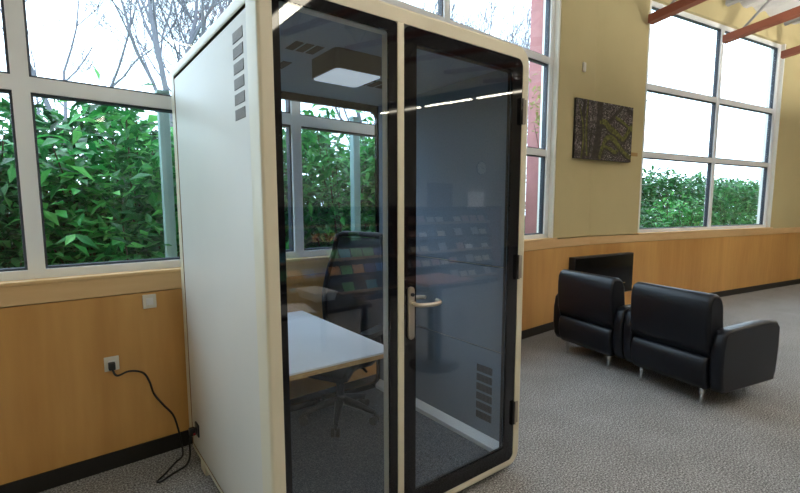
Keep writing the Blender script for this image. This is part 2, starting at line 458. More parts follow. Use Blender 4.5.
for s in (0, 1):
    x = .012 if s == 0 else W - .012
    xo = 0 if s == 0 else W
    sh.add([(x, .10, zs_bot), (x, 1.262, zs_bot), (x, 1.262, zs_top), (x, .10, zs_top)], [(0, 1, 2, 3)], 1)
    for y in (.10, 1.262):
        sh.add([(x, y, zs_bot), (xo, y, zs_bot), (xo, y, zs_top), (x, y, zs_top)], [(0, 1, 2, 3)], 1)
    for z in (zs_bot, zs_top):
        sh.add([(x, .10, z), (xo, .10, z), (xo, 1.262, z), (x, 1.262, z)], [(0, 1, 2, 3)], 1)
sh.build('shell', [M['cream'], M['seam']], booth)
for s in (0, 1):
    mb = MB(); x0, x1 = (.0015, .0135) if s == 0 else (W - .0135, W - .0015)
    mb.box(x0, x1, .1015, 1.252, .087, 2.135, bev=.0025)
    o = mb.build('side_panel', M['panel'], booth)
    if s == 0:
        o['label'] = 'white outer side panel'
        pass
        for k in range(6):
            z0 = 1.777 + k * .0545
            v = MB(); v.box(.0002, .002, .142, .252, z0, z0 + .038, 1)
            for j in range(9):
                y = .145 + j * .0122
                v.box(-.001, .0010, y, y + .006, z0 + .001, z0 + .037, 0)
            v.build('vent', [M['ventslat'], M['ventdark']], o)
    # interior felt wall in three bands
    for z0, z1 in ((.09, .655), (.661, 1.130), (1.136, 2.17)):
        f = MB()
        if s == 0: f.box(.053, .062, .05, 1.28, z0, z1)
        else: f.box(W - .062, W - .052, .05, 1.28, z0, z1)
        fo = f.build('felt_panel', M['felt'], booth)
        if s == 1 and z0 < .1:
            for k in range(6):
                zz = .232 + k * .056
                v = MB(); v.box(W - .0640, W - .0615, .152, .270, zz, zz + .041, 1)
                for j in range(11):
                    y = .155 + j * .0104
                    v.box(W - .0650, W - .0635, y, y + .0035, zz + .001, zz + .040, 0)
                v.build('vent', [M['feltslat'], M['ventdark']], fo)
    b = MB()
    xx = (.053, .10) if s == 0 else (W - .104, W - .052)
    poly = [(xx[0], .088), (xx[1], .088), (xx[1], .112 if s == 0 else .158), (xx[0], .158 if s == 0 else .115)]
    b.prism(poly, .05, 1.28); b.build('base_trim', M['trimwhite'], booth)
mb = MB(); mb.box(.053, W - .051, .05, 1.28, .082, .09); mb.build('floor_mat', M['mat'], booth)
mb = MB(); mb.box(.053, W - .051, .05, 1.28, 2.17, 2.186); ce = mb.build('booth_ceiling', M['boothceil'], booth)
for (x0, x1, y0, y1, nx) in ((.318, .465, .40, .52, 3), (.20, .445, .70, .83, 4), (.90, 1.14, .72, .85, 4)):
    for k in range(nx):
        a = x0 + (x1 - x0) * k / nx; b = a + (x1 - x0) / nx * .74
        v = MB(); v.box(a, b, y0, y1, 2.1675, 2.1702); v.build('ceiling_vent', M['ventdark'], ce)
# ceiling lamp
mb = MB(); pr_ = rrect(.485, .745, .355, .62, .03, 5)
mb.loft([[(x, y, z) for x, y in pr_] for z in (2.082, 2.17)], 0, True, True)
li = mb.build('ceiling_light', M['fixture'], booth)
mb = MB(); pr_ = rrect(.492, .738, .362, .613, .025, 5)
mb.loft([[(x, y, z) for x, y in pr_] for z in (2.078, 2.0825)], 0, True, True); mb.build('diffuser', M['boothlight'], li)
# left fixed pane
def pane(name, x0, x1, z0, z1, fl_, fr_, fb, ft, r, parent, y=.003):
    """pane with a black enamelled border flush with the clear glass"""
    o1 = rrect(x0, x1, z0, z1, r, 6); i1 = rrect(x0 + fl_, x1 - fr_, z0 + fb, z1 - ft, .012, 6)
    f = MB(); f.frame(o1, i1, y, y + .012); fo = f.build(name, M['black'], parent)
    g = MB(); g.loft([[(x, yy, z) for x, z in i1] for yy in (y + .001, y + .009)], 0, False); g.build('glass_pane', M['glass'], fo)
    return fo
pane('fixed_window', .0525, .5655, ZB + .0365, H - .0625, .0255, .040, .05, .040, .012, booth)['label'] = 'black-edged fixed glass pane'
mb = MB(); mb.box(.566, .5985, -.001, .07, ZB + .036, H - .062, bev=.003); mb.build('mullion', M['cream'], booth)
mb = MB(); mb.box(.562, .60, .07, .105, .09, 2.187); mb.box(.056, .562, .055, .09, 2.160, 2.187); mb.build('inner_post', M['innerframe'], booth)
dr = pane('door', .601, W - .0515, ZB + .0385, H - .0635, .064, .074, .078, .062, .034, booth)
dr['label'] = 'hinged glass door in a black frame'
mb = MB(); i2 = rrect(.672, 1.292, .140, 2.135, .01, 3); i3 = rrect(.682, 1.282, .152, 2.123, .01, 3); mb.frame(i2, i3, .036, .046); mb.build('inner_bead', M['dark'], dr)
for zc in (1.935, 1.147, .352):
    h = MB(); h.box(W - .074, W - .053, -.010, .006, zc - .064, zc + .064, 1, bev=.003); h.box(W - .052, W - .026, -.006, .004, zc - .06, zc + .06, 0, bev=.002)
    h.cyl((W - .0525, -.007, zc - .064), .006, .128, 10, 0); h.build('hinge', [M['hinge'], M['black']], dr)
mb = MB(); pl = rrect(.618, .650, .886, 1.118, .0155, 6)
mb.loft([[(x, .006, z) for x, z in pl], [(x, -.005, z) for x, z in pl], [(.634 + (x - .634) * .9, -.009, 1.002 + (z - 1.002) * .985) for x, z in pl]], 0, False); mb.build('backplate', M['satin'], dr)
def lever(sg, y0):
    mb = MB()
    z = 1.046
    pts = [(.634, y0, z), (.634, y0 + sg * .035, z), (.637, y0 + sg * .048, z), (.648, y0 + sg * .055, z), (.70, y0 + sg * .058, z - .003), (.736, y0 + sg * .056, z - .001), (.750, y0 + sg * .050, z), (.756, y0 + sg * .038, z + .002), (.757, y0 + sg * .018, z + .003)]
    mb.tube(pts, [.009, .009, .0095, .010, .010, .010, .0095, .009, .009], 12)
    mb.cyl((.634, y0 - .001, z), .0155, .006 * sg, 16, axis='y')
    return mb.build('lever_handle', M['satin'], dr)
lever(-1, -.009); lever(1, .034)
mb = MB(); mb.cyl((.634, -.009, 1.085), .008, -.008, 14, axis='y'); mb.build('keyhole', M['dark'], dr)
# rear glazing: black-edged with rounded corners
o1 = rrect(.053, W - .051, ZB + .037, H - .063, .04, 8); i1 = rrect(.085, W - .045 - .03, .125, 2.125, .05, 8)
f = MB(); f.frame(o1, i1, 1.285, 1.312); bk = f.build('rear_window', M['black'], booth)
g = MB(); g.box(.085, W - .075, 1.295, 1.303, .125, 2.125); g.build('glass_pane', M['backglass'], bk)
for x in (.002, W - .082):
    for y in (.14, 1.0):
        ft = MB(); ft.box(x, x + .08, y, y + .10, 0, .056, bev=.003); ft.build('foot', M['cream'], booth)
ik = MB(); ik.box(-.006, .004, 1.09, 1.16, .185, .255, bev=.003); ik.cyl((-.006, 1.125, .215), .02, -.006, 14, axis='x'); ik.build('power_inlet', M['dark'], booth)

# ------------------------------------------------------------------ work table in the booth
tb = empty('work_table', (.36, .8, .09)); tag(tb, 'white-topped table with a plywood edge along the left booth wall', 'table')
def T_(mb, name, mat): return mb.build(name, mat, tb, loc=(-.36, -.8, -.09))
tpp = [(.064, .225), (.674, .225)] + [(.674 + .038 * math.sin(k * PI / 12), .263 - .038 * math.cos(k * PI / 12)) for k in range(1, 7)] + [(.712, 1.282), (.064, 1.282)]
mb = MB(); mb.loft([[(x, y, z) for x, y in tpp] for z in (.7595, .768)], 0, False); T_(mb, 'tabletop', M['laminate'])
tin = [(x - .0015 if x > .1 else x, y + (.0015 if y < 1 else 0)) for x, y in tpp]
mb = MB(); mb.loft([[(x, y, z) for x, y in tin] for z in (.738, .7595)], 0, False); T_(mb, 'plywood_core', M['plyedge'])
for y in (.40, 1.15):
    mb = MB(); mb.box(.064, .10, y, y + .04, .10, .738); mb.box(.10, .58, y, y + .04, .708, .738); T_(mb, 'leg', M['chairplastic'])
    mb = MB(); mb.box(.064, .22, y - .01, y + .05, .09, .105); T_(mb, 'foot', M['chairplastic'])

# ------------------------------------------------------------------ task chair (faces local -X)
ch = empty('task_chair', (.825, .985, .09), math.radians(24)); tag(ch, 'black mesh-backed swivel chair on casters at the table inside the booth', 'chair')
cb = MB(); cb.lathe([(.035, .10), (.045, .12), (.035, .16), (.028, .165)]); cb.cyl((0, 0, .16), .026, .12, 16); cb.cyl((0, 0, .28), .017, .12, 16); cb.build('column', M['chairplastic'], ch)
for k in range(5):
    a = math.radians(210 + 72 * k)
    l = MB(); ca, sa = math.cos(a), math.sin(a)
    l.tube([(.03 * ca, .03 * sa, .13), (.14 * ca, .14 * sa, .105), (.235 * ca, .235 * sa, .075)], [.03, .022, .015], 8); l.build('leg', M['chairplastic'], ch)
    c = MB(); x, y = .235 * ca, .235 * sa
    for q in (-1, 1): c.cyl((x - sa * .012 * q - sa * .010, y + ca * .012 * q + ca * .010, 0.0), .001, .001, 4)
    c = MB()
    for q in (-.026, .006):
        p0 = Vector((x - sa * q, y + ca * q, .028)); p1 = Vector((x - sa * (q + .02), y + ca * (q + .02), .028))
        c.tube([p0, p1], .028, 14)
    c.cyl((x, y, .045), .009, .03, 8); c.build('caster', M['caster'], ch)
s = MB(); prof = []
for i in range(9):
    x = -.26 + .50 * i / 8
    zc = .455 - .035 * max(0, (.14 - abs(x + .02)) / .14) - (.05 * max(0, (-x - .18) / .08)) + (.02 if x > .2 else 0)
    prof.append([(x, yy, zc + dz) for yy, dz in ((-.25, .02), (-.2, -.012), (0, -.02), (.2, -.012), (.25, .02), (.25, -.02), (.2, -.04), (0, -.045), (-.2, -.04), (-.25, -.02))])
s.loft(prof, 0, True, True); s.build('seat', M['chairplastic'], ch)
mb = MB(); mb.box(-.12, .14, -.09, .09, .37, .425, bev=.02); mb.tube([(-.02, -.06, .40), (-.03, -.20, .385), (-.06, -.245, .38)], .008, 8); mb.build('tilt_mechanism', M['chairplastic'], ch)
def bk_edge(t):
    """half width, x, z of the back at height fraction t"""
    z = .46 + .70 * t
    hw = .215 + .035 * math.sin(PI * min(1, t * 1.15)) - .05 * max(0, t - .45)
    x = .185 - .03 * math.cos((t - .35) * 3.2) + .035 * t
    return hw, x, z
rows = []
for i in range(15):
    hw, x, z = bk_edge(i / 14)
    rows.append([(x + .045 * (1 - (j / 4 - 1) ** 2), hw * (j / 4 - 1), z) for j in range(9)])
me_ = MB(); me_.loft(rows, 0, True, False, closed=False); me_.build('back_mesh', M['chairmesh'], ch)
fr_pts = [(bk_edge(i / 14)[1], -bk_edge(i / 14)[0], bk_edge(i / 14)[2]) for i in range(15)]
tp = rows[-1]; bt = rows[0]
loop = fr_pts[:-1] + [(tp[0][0], tp[0][1] + .01, tp[0][2] + .012)] + [(p[0], p[1], p[2] + .022) for p in tp[1:-1]] + [(tp[8][0], tp[8][1] - .01, tp[8][2] + .012)] + [(x, -y, z) for x, y, z in reversed(fr_pts[:-1])] + [(p[0], p[1], p[2] - .01) for p in reversed(bt[1:-1])] + [fr_pts[0]]
mb = MB(); mb.tube(loop, .019, 8); mb.build('back_frame', M['chairplastic'], ch)
mb = MB(); mb.box(bk_edge(.2)[1] + .045, bk_edge(.2)[1] + .07, -.16, .16, .57, .68, bev=.012); mb.tube([(.06, 0, .40), (.20, 0, .40), (.25, 0, .5), (.255, 0, .62)], .022, 8)
mb.tube([(.255, 0, .62), (.26, .12, .82), (.225, .205, .95)], .013, 8); mb.tube([(.255, 0, .62), (.26, -.12, .82), (.225, -.205, .95)], .013, 8); mb.build('back_support', M['chairplastic'], ch)
for q in (-1, 1):
    ar = MB(); ar.tube([(.16, q * .17, .41), (.13, q * .265, .45), (.08, q * .27, .60)], .016, 8); ao = ar.build('armrest', M['chairplastic'], ch)
    pp = rrect(-.12, .11, q * .27 - .042, q * .27 + .042, .038, 6)
    pd = MB(); pd.loft([[(x, y, z) for x, y in pp] for z in (.60, .628)], 0, True); pd.build('arm_pad', M['chairpad'], ao)

# ------------------------------------------------------------------ armchairs (local: faces +Y, origin at floor below rear middle)
def armchair():
    r = empty('armchair')
    def sec(y0, y1, top, hw, bulge):
        pass
    # side profile helpers: polygons in (y, z) extruded across x
    def ext(poly, x0, x1, name, bev=.018):
        mb = MB(); n = 4; rings = []
        cy = sum(p[0] for p in poly) / len(poly); cz = sum(p[1] for p in poly) / len(poly)
        for t in range(n + 1):
            a = t / n * PI / 2; ins = bev * (1 - math.sin(a)); off = bev * (1 - math.cos(a))
            rings.append((x0 + off, ins))
        rr = rings + [(x1 - (x - x0), i) for x, i in reversed(rings)]
        out = []
        for x, ins in rr:
            ring = []
            for (y, z) in poly:
                d = math.hypot(y - cy, z - cz); k = max(0, (d - ins) / d)
                ring.append((x, cy + (y - cy) * k, cz + (z - cz) * k))
            out.append(ring)
        mb.loft(out, 0, True, True); return mb.build(name, M['leather'], r)
    # upper back cushion: rounded top, thick, leaning back
    P = [(.02, .385), (-.012, .46), (-.028, .60), (-.030, .72), (-.022, .79), (.0, .828), (.035, .842), (.08, .836), (.115, .81), (.14, .76), (.16, .62), (.17, .48), (.17, .385)]
    ext(P, -.325, .325, 'backrest', .03)
    P = [(.03, .135), (.005, .18), (-.012, .25), (-.014, .31), (-.004, .362), (.02, .384), (.10, .388), (.16, .38), (.18, .30), (.18, .135)]
    ext(P, -.31, .31, 'back_panel', .025)
    P = [(.17, .14), (.17, .44), (.30, .455), (.60, .465), (.70, .455), (.735, .42), (.735, .36), (.70, .33), (.70, .14)]
    ext(P, -.305, .305, 'seat', .025)
    P = [(.06, .135), (.03, .18), (.012, .30), (.012, .45), (.03, .555), (.06, .585), (.12, .595), (.40, .605), (.60, .605), (.70, .59), (.74, .55), (.745, .40), (.73, .20), (.71, .135)]
    for q in (-1, 1):
        ext(P, *((-.41, -.315) if q < 0 else (.315, .41)), 'arm', .022)
    for x in (-.25, .25):
        for y in (.07, .62):
            mb = MB(); mb.lathe([(.012, 0), (.014, .004), (.009, .02), (.017, .10), (.019, .138)], (x, y, 0), 16); mb.build('leg', M['chrome'], r)
    return r
ac = armchair(); ANG = math.atan2(-.13, -.65) + PI  # direction of the back line
face = math.radians(-90 - 11.5)
ac.location = (3.30, .80, 0); ac.rotation_euler = (0, 0, face)
tag(ac, 'black leather armchair seen from behind, nearer the wood wainscot and fire', 'armchair', 'black leather armchairs')
ac2 = dup(ac, (3.134, -.013, 0), face); tag(ac2, 'black leather armchair at the far right of the picture', 'armchair', 'black leather armchairs')

# ------------------------------------------------------------------ things on the right wall
def facing(center, ang): return Matrix.Translation(center) @ Matrix.Rotation(ang, 4, 'Z')
# canvas picture
PW, PH = 1.11, .69
pa = math.radians(-6.0)
pic = empty('canvas_picture'); tag(pic, 'frameless canvas photograph of mossy branches hung on the beige wall', 'picture')
pic.matrix_world = facing((4.905, 1.602, 2.372), pa)
mb = MB(); mb.box(-PW / 2, PW / 2, -.012, .032, -PH / 2, PH / 2); mb.build('canvas', M['canvasedge'], pic)
mb = MB()
mb.add([(-PW / 2, -.0125, -PH / 2), (PW / 2, -.0125, -PH / 2), (PW / 2, -.0125, PH / 2), (-PW / 2, -.0125, PH / 2)], [(0, 1, 2, 3)], 0)
def moss(pts, ws, dy):
    ribbon([(x + .012, z - .05) for x, z in pts], [w * 1.15 for w in ws], 2, dy - .0003)
    ribbon(pts, [w * .8 for w in ws], 1, dy)
def ribbon(pts, ws, mi, dy):
    pts = [Vector((p[0] * PW / 2, 0, p[1] * PH / 2)) for p in pts]
    # smooth by subdividing
    for _ in range(3):
        q = [pts[0]]; w = [ws[0]]
        for i in range(len(pts) - 1):
            q += [pts[i] * .75 + pts[i + 1] * .25, pts[i] * .25 + pts[i + 1] * .75]; w += [ws[i] * .75 + ws[i + 1] * .25, ws[i] * .25 + ws[i + 1] * .75]
        pts = q + [pts[-1]]; ws = w + [ws[-1]]
    L_, R_ = [], []
    for i, p in enumerate(pts):
        d = pts[min(i + 1, len(pts) - 1)] - pts[max(i - 1, 0)]; d.normalize()
        nn = Vector((-d.z, 0, d.x)) * ws[i] * (1 + .15 * math.sin(i * 2.3))
        a, b = p + nn, p - nn
        cl = lambda v: (max(-PW / 2, min(PW / 2, v.x)), -.0125 - dy, max(-PH / 2, min(PH / 2, v.z)))
        L_.append(cl(a)); R_.append(cl(b))
    n_ = len(pts); mb.add(L_ + R_, [(i, i + 1, n_ + i + 1, n_ + i) for i in range(n_ - 1)], mi)
ribbon([(-.22, 1), (-.20, .3), (-.25, -.3), (-.32, -1)], [.05, .055, .06, .07], 2, .0006)
ribbon([(-.72, 1), (-.78, .2), (-.70, -1)], [.025, .03, .035], 2, .0005)
moss([(-.62, 1), (-.66, .1), (-.6, -.9)], [.012, .022, .018], .0008)
moss([(-.9, .8), (-.7, -.1), (-.78, -1)], [.008, .018, .018], .0007)
ribbon([(-.45, .1), (-.52, -.5), (-.55, -1)], [.012, .014, .02], 2, .0006)
ribbon([(.62, 1), (.35, .62), (.05, .28), (-.12, .22)], [.02, .025, .03, .03], 2, .0006)
moss([(-.20, .30), (-.02, .36), (.12, .16), (.34, .04), (.52, -.10), (.66, -.22), (.78, -.02), (.95, .30), (1, .35)], [.028, .045, .05, .045, .035, .04, .035, .035, .03], .0009)
moss([(.35, .55), (.60, .45), (.86, .25), (1, .15)], [.025, .025, .02, .02], .0008)
moss([(-.18, -1), (-.05, -.4), (.10, -.16), (.30, -.20), (.48, -.42), (.66, -.62), (.85, -.78), (1, -.85)], [.03, .035, .04, .045, .04, .035, .035, .03], .0010)
moss([(-.02, -.52), (.18, -.56), (.38, -.72), (.50, -.60)], [.02, .028, .03, .02], .0011)
ribbon([(.95, .35), (.8, .1), (.7, -.3), (.72, -.7)], [.015, .014, .014, .012], 2, .0005)
ribbon([(.7, 1), (.88, .8), (1, .78)], [.02, .03, .03], 2, .0006)
for _ in range(26):
    x, z = random.uniform(-1, 1), random.uniform(-1, 1); a = random.uniform(0, PI)
    ribbon([(x, z), (x + .2 * math.cos(a), z + .3 * math.sin(a)), (x + .45 * math.cos(a + .4), z + .6 * math.sin(a + .4))], [.006, .005, .003], 2, .0004)
mb.build('printed_image', [M['print'], M['moss'], M['barkprint']], pic)
# caption card
cd = MB(); cd.box(-.08, .08, -.006, 0, -.024, .024, bev=.002)
o = cd.build('caption_card', M['brass']); o.matrix_world = MBm @ Matrix.Translation((.795, -.0005, 2.14)); tag(o, 'small tan caption card beside the canvas picture', 'card')
# sensor
se = empty('wall_sensor'); tag(se, 'small white sensor high on the beige wall above the picture', 'sensor')
se.matrix_world = MW @ Matrix.Translation((.49, 0, 3.09))
mb = MB(); mb.box(-.027, .027, -.025, 0, -.055, .055, bev=.010); mb.build('housing', M['plate'], se)
mb = MB(); mb.box(-.016, .016, -.028, -.024, -.015, .035, bev=.003); mb.build('lens', M['plate'], se)
# electric fire
fp = empty('electric_fireplace'); tag(fp, 'black glass electric fire mounted on the wood wainscot', 'fireplace')
fp.matrix_world = facing((4.935, 1.546, .585), math.radians(-5.5))
mb = MB(); mb.box(-.60, .60, -.03, .055, -.26, .26, bev=.006); mb.build('housing', M['dark'], fp)
mb = MB(); mb.box(-.585, .585, -.038, -.029, -.245, .245, bev=.003); mb.build('front_glass', M['fireglass'], fp)
mb = MB(); mb.box(.18, .42, -.0395, -.0375, -.13, -.122); mb.build('ember_tray', M['plyedge'], fp)

# ------------------------------------------------------------------ left: outlet and cords
for x_, z_, lab in ((-.158, .920, 'white outlet plate below the sill left of the booth'), (-.36, .60, 'white outlet plate feeding the power cord at the left')):
    ot = empty('wall_outlet'); ot.matrix_world = MA @ Matrix.Translation((x_, -.0185, z_)); tag(ot, lab, 'outlet')
    mb = MB(); mb.box(-.035, .035, -.006, 0, -.04, .04, bev=.003); mb.build('cover_plate', M['plate'], ot)
    mb = MB(); mb.box(-.018, .018, -.0085, -.005, -.02, .02, bev=.004); mb.build('socket', M['white'], ot)
wf = lambda x, off: WY + math.tan(AN) * x - off
def spline(pts, n=8):
    P = [Vector(p) for p in pts]; out = []
    P = [P[0] * 2 - P[1]] + P + [P[-1] * 2 - P[-2]]
    for i in range(1, len(P) - 2):
        for k in range(n):
            t = k / n; a, b, c, d = P[i - 1], P[i], P[i + 1], P[i + 2]
            out.append(.5 * ((2 * b) + (c - a) * t + (2 * a - 5 * b + 4 * c - d) * t * t + (3 * b - a - 3 * c + d) * t ** 3))
    out.append(P[-2]); return out
cw = empty('power_cord', (-.1, 1.38, 0)); tag(cw, 'black power cord hanging down the wainscot and looping into the booth side', 'cord')
def C_(mb, name, mat): return mb.build(name, mat, cw, loc=(.1, -1.38, 0))
px_ = -.36
mb = MB(); mb.tube(spline([(px_, wf(px_, .055), .575), (px_ + .02, wf(px_, .065), .54), (-.28, wf(-.28, .045), .545), (-.215, wf(-.215, .045), .52), (-.185, wf(-.185, .045), .46), (-.165, wf(-.165, .04), .38), (-.12, wf(-.12, .04), .30), (-.075, wf(-.075, .04), .23), (-.055, wf(-.055, .042), .16), (-.04, wf(-.04, .05), .06), (-.05, 1.30, .008), (-.10, 1.24, .007), (-.17, 1.15, .007), (-.215, 1.10, .007), (-.20, 1.085, .007), (-.13, 1.13, .007), (-.06, 1.17, .008), (-.035, 1.18, .05), (-.036, 1.165, .13), (-.032, 1.135, .195), (-.020, 1.125, .212)]), .0055, 8); C_(mb, 'cable', M['cord'])
mb = MB(); mb.box(px_ - .016, px_ + .016, wf(px_, .062), wf(px_, .0285), .572, .612, bev=.004); C_(mb, 'plug', M['cord'])
mb = MB(); mb.box(-.044, -.012, 1.108, 1.142, .195, .236, bev=.005); o = C_(mb, 'connector', M['cord'])
q = MB(); q.box(-.026, -.016, 1.1065, 1.1085, .20, .212); C_(q, 'red_clip', M['red'])

# ------------------------------------------------------------------ outdoors
mb = MB(); mb.box(-30, 45, 2.0, 60, -.25, -.15); struct(mb.build('ground', M['lawn']), 'lawn outside the windows')
mb = MB(); mb.box(-.10, .10, -.10, .10, -.15, 6.2, bev=.01); mb.box(-.13, .13, -.13, .13, -.15, .1)
o = mb.build('porch_column', M['pillar'], loc=(4.60, 2.36, 0)); tag(o, 'brick-red column outside the window right of the booth', 'column')
for k, (x, y) in enumerate(((1.70, 2.22), (.115, 2.22))):
    mb = MB(); mb.box(-.035, .035, -.035, .035, -.15, 2.25, bev=.006); mb.box(-.06, .06, -.06, .06, -.15, -.13); mb.box(-.04, .04, -.04, .04, 2.25, 2.27)
    o = mb.build('pale_upright', M['upright'], loc=(x, y, 0)); tag(o, ('pale green post among shrubs seen through the booth glass', 'pale green post outside the window left of the booth')[k], 'upright', 'pale green uprights')  # plain pale upright bar with foot and cap
def leaf(mb, p, d, up, L, w, mi=0):
    d = d.normalized(); s = d.cross(up)
    if s.length < 1e-3: s = d.cross(Vector((1, 0, 0)))
    s.normalize(); u = s.cross(d)
    mid = p + d * L * .45
    mb.add([p, mid - s * w + u * w * .25, p + d * L - u * L * .12, mid + s * w + u * w * .25, mid], [(0, 1, 4), (1, 2, 4), (2, 3, 4), (3, 0, 4)], mi)
def shrub(loc, rx, ry, h, nl, L, mats, label, seed, shape=1.0):
    rnd = random.Random(seed); r = empty('shrub', (loc[0], loc[1], -.15)); tag(r, label, 'shrub', 'evergreen shrubs outside the windows')
    st = MB(); lf = MB(); tips = []
    for k in range(int(48 * shape)):
        a = rnd.uniform(0, 2 * PI); q = math.sqrt(rnd.random()); z = h * (.25 + .75 * rnd.random() ** .7)
        e = Vector((rx * q * math.cos(a), ry * q * math.sin(a), z * (1 - .18 * q)))
        st.tube([(e.x * .12, e.y * .12, 0), (e.x * .5, e.y * .5, e.z * .5), tuple(e)], [.018, .011, .005], 5); tips.append(e)
    per = nl // len(tips)
    for e in tips:
        for j in range(per):
            t = 1 - .62 * rnd.random() ** 1.4
            b = Vector((e.x * t, e.y * t, e.z * t)) + Vector((rnd.gauss(0, .13), rnd.gauss(0, .13), rnd.gauss(0, .12)))
            b.z = max(.03, b.z)
            d = Vector((rnd.gauss(0, 1) + e.x * .6, rnd.gauss(0, 1) + e.y * .6, rnd.gauss(.05, .55)))
            leaf(lf, b, d, Vector((rnd.gauss(0, .4), rnd.gauss(0, .4), 1)), L * rnd.uniform(.7, 1.25), L * rnd.uniform(.17, .24), 0)
    st.build('stem', M['shrubstem'], r); lf.build('foliage', mats, r)
    return r
shrub((.0, 3.0, 0), .66, .6, 2.68, 8000, .16, M['leafA'], 'large-leaved laurel outside the window left of the booth', 1)
shrub((-1.1, 3.1, 0), .7, .6, 2.45, 5200, .14, M['leafC'], 'dark evergreen shrub outside at the far left of the picture', 2)
shrub((1.05, 3.25, 0), .65, .6, 2.66, 5600, .14, M['leafA'], 'mid green shrub behind the left edge of the booth glass', 3)
shrub((2.15, 3.15, 0), .75, .6, 2.8, 8200, .135, M['leafA'], 'tall leafy shrub filling the middle of the view through the booth', 4)
shrub((3.15, 3.4, 0), .7, .6, 2.55, 6500, .135, M['leafC'], 'dark leafy shrub behind the right edge of the booth glass', 5)
shrub((2.75, 3.0, 0), .45, .4, 2.92, 3000, .16, M['leafB'], 'bright green shrub with big leaves topping the others', 6)
shrub((7.4, 2.75, 0), .9, .7, 2.1, 4200, .13, M['leafC'], 'dark shrub outside the window right of the picture', 8)
shrub((9.4, 2.6, 0), .9, .7, 2.0, 3200, .13, M['leafA'], 'leafy shrub outside at the far right of the picture', 9)
def hedge(x0, x1, y, h, nl, label, seed):
    rnd = random.Random(seed); r = empty('hedge', ((x0 + x1) / 2, y, -.15)); tag(r, label, 'hedge')
    w = (x1 - x0) / 2; st = MB(); lf = MB(); x = -w + .2
    while x < w:
        st.tube([(x, 0, 0), (x + rnd.gauss(0, .1), rnd.gauss(0, .1), h * .5), (x + rnd.gauss(0, .2), rnd.gauss(0, .2), h * .9)], [.02, .014, .006], 5); x += .35
    for k in range(nl):
        x = rnd.uniform(-w, w); z = (h + .12 * math.sin(x * 3.1) + .10 * math.sin(x * 7.7)) * rnd.random() ** .8
        leaf(lf, Vector((x, rnd.uniform(-.4, .4), z + .02)), Vector((rnd.gauss(0, 1), rnd.gauss(-.6, .7), rnd.gauss(0, .6))), Vector((rnd.gauss(0, .4), rnd.gauss(0, .4), 1)), .17 * rnd.uniform(.7, 1.25), .04, 0)
    st.build('stem', M['shrubstem'], r); lf.build('foliage', M['leafC'], r)
hedge(-2.2, 5.2, 4.7, 2.55, 17000, 'long dark evergreen hedge standing behind the row of shrubs', 21)
hedge(6.6, 19.5, 3.9, 2.3, 20000, 'dark evergreen hedge outside the window right of the canvas picture', 22)
# thin sapling by the column
sp = empty('sapling', (4.17, 2.07, -.15)); tag(sp, 'thin sapling with sparse yellow-green leaves in front of the red column', 'sapling')
mb = MB(); mb.tube([(.12, .05, 0), (.14, .04, 1.3), (.16, .02, 2.1), (.10, 0, 2.95)], [.012, .010, .007, .003], 6); mb.tube([(.15, .03, 2.2), (.02, 0, 2.45), (-.04, 0, 2.6)], [.005, .004, .002], 5); mb.build('stem', M['shrubstem'], sp)
mb = MB(); rnd = random.Random(3)
for k in range(70):
    t = rnd.random(); b = Vector((.15 - .10 * t, .02, 2.55 + .5 * t)) + Vector((rnd.gauss(0, .07), rnd.gauss(0, .05), rnd.gauss(0, .10)))
    leaf(mb, b, Vector((rnd.gauss(0, 1), rnd.gauss(0, 1), rnd.gauss(0, .6))), Vector((0, 0, 1)), .095, .022)
mb.build('foliage', M['leafY'], sp)
def tree(loc, h, lean, label, seed, spread=.55, stems=1, depth=6):
    rnd = random.Random(seed); r = empty('bare_tree', (loc[0], loc[1], -.15)); tag(r, label, 'tree', 'bare winter trees outside')
    tk = MB(); br = MB()
    def grow(p, d, L, rad, k, mb):
        n = 3; pts = [p]; q = p.copy(); dd = d.copy()
        for i in range(n):
            dd = (dd + Vector((rnd.gauss(0, .10), rnd.gauss(0, .10), rnd.gauss(.05, .06)))).normalized(); q = q + dd * L / n; pts.append(q.copy())
        mb.tube(pts, [rad * (1 - .35 * i / n) for i in range(n + 1)], 6 if rad > .02 else 4 if rad > .008 else 3, 0, False)
        if k <= 0: return
        for j in range(3 if k > 1 else 4):
            t = rnd.uniform(.45, 1.0) if j else 1.0
            b = pts[0].lerp(pts[-1], t) if t < 1 else pts[-1]
            i0 = min(int(t * n), n - 1); b = pts[i0].lerp(pts[i0 + 1], t * n - i0)
            ax = Vector((rnd.gauss(0, 1), rnd.gauss(0, 1), rnd.gauss(0, .35)))
            nd = (dd + ax * (spread if j else spread * .35)).normalized(); nd.z = nd.z * .8 + .22; nd.normalize()
            grow(b, nd, L * rnd.uniform(.55, .78), max(.0055, rad * (.62 if j == 0 else .45)), k - 1, br)
    for s_ in range(stems):
        a = 2 * PI * s_ / max(1, stems) + seed
        d = Vector((lean + (.16 * math.cos(a) if stems > 1 else 0), .10 * math.sin(a) if stems > 1 else 0, 1)).normalized()
        grow(Vector((.12 * math.cos(a) * (stems > 1), .12 * math.sin(a) * (stems > 1), 0)), d, h * .36, h * .011, depth, tk)
    tk.build('trunk', M['bark'], r); br.build('branches', M['twig'], r)
tree((1.9, 9.6), 9.5, .02, 'bare many-stemmed tree seen over the shrubs left of the booth', 11, .5, 3, 6)
tree((-.4, 11.0), 9, .05, 'slender bare tree at the upper left of the picture', 12, .5, 2, 6)
tree((4.2, 13.0), 11, -.03, 'bare tree rising behind the top left corner of the booth', 13, .5, 2, 6)
tree((7.2, 10.5), 9.5, .12, 'bare tree above the middle of the booth roof', 14, .5, 3, 6)
tree((9.3, 9.0), 8.5, .22, 'bare spreading tree above the right half of the booth roof', 15, .55, 3, 6)
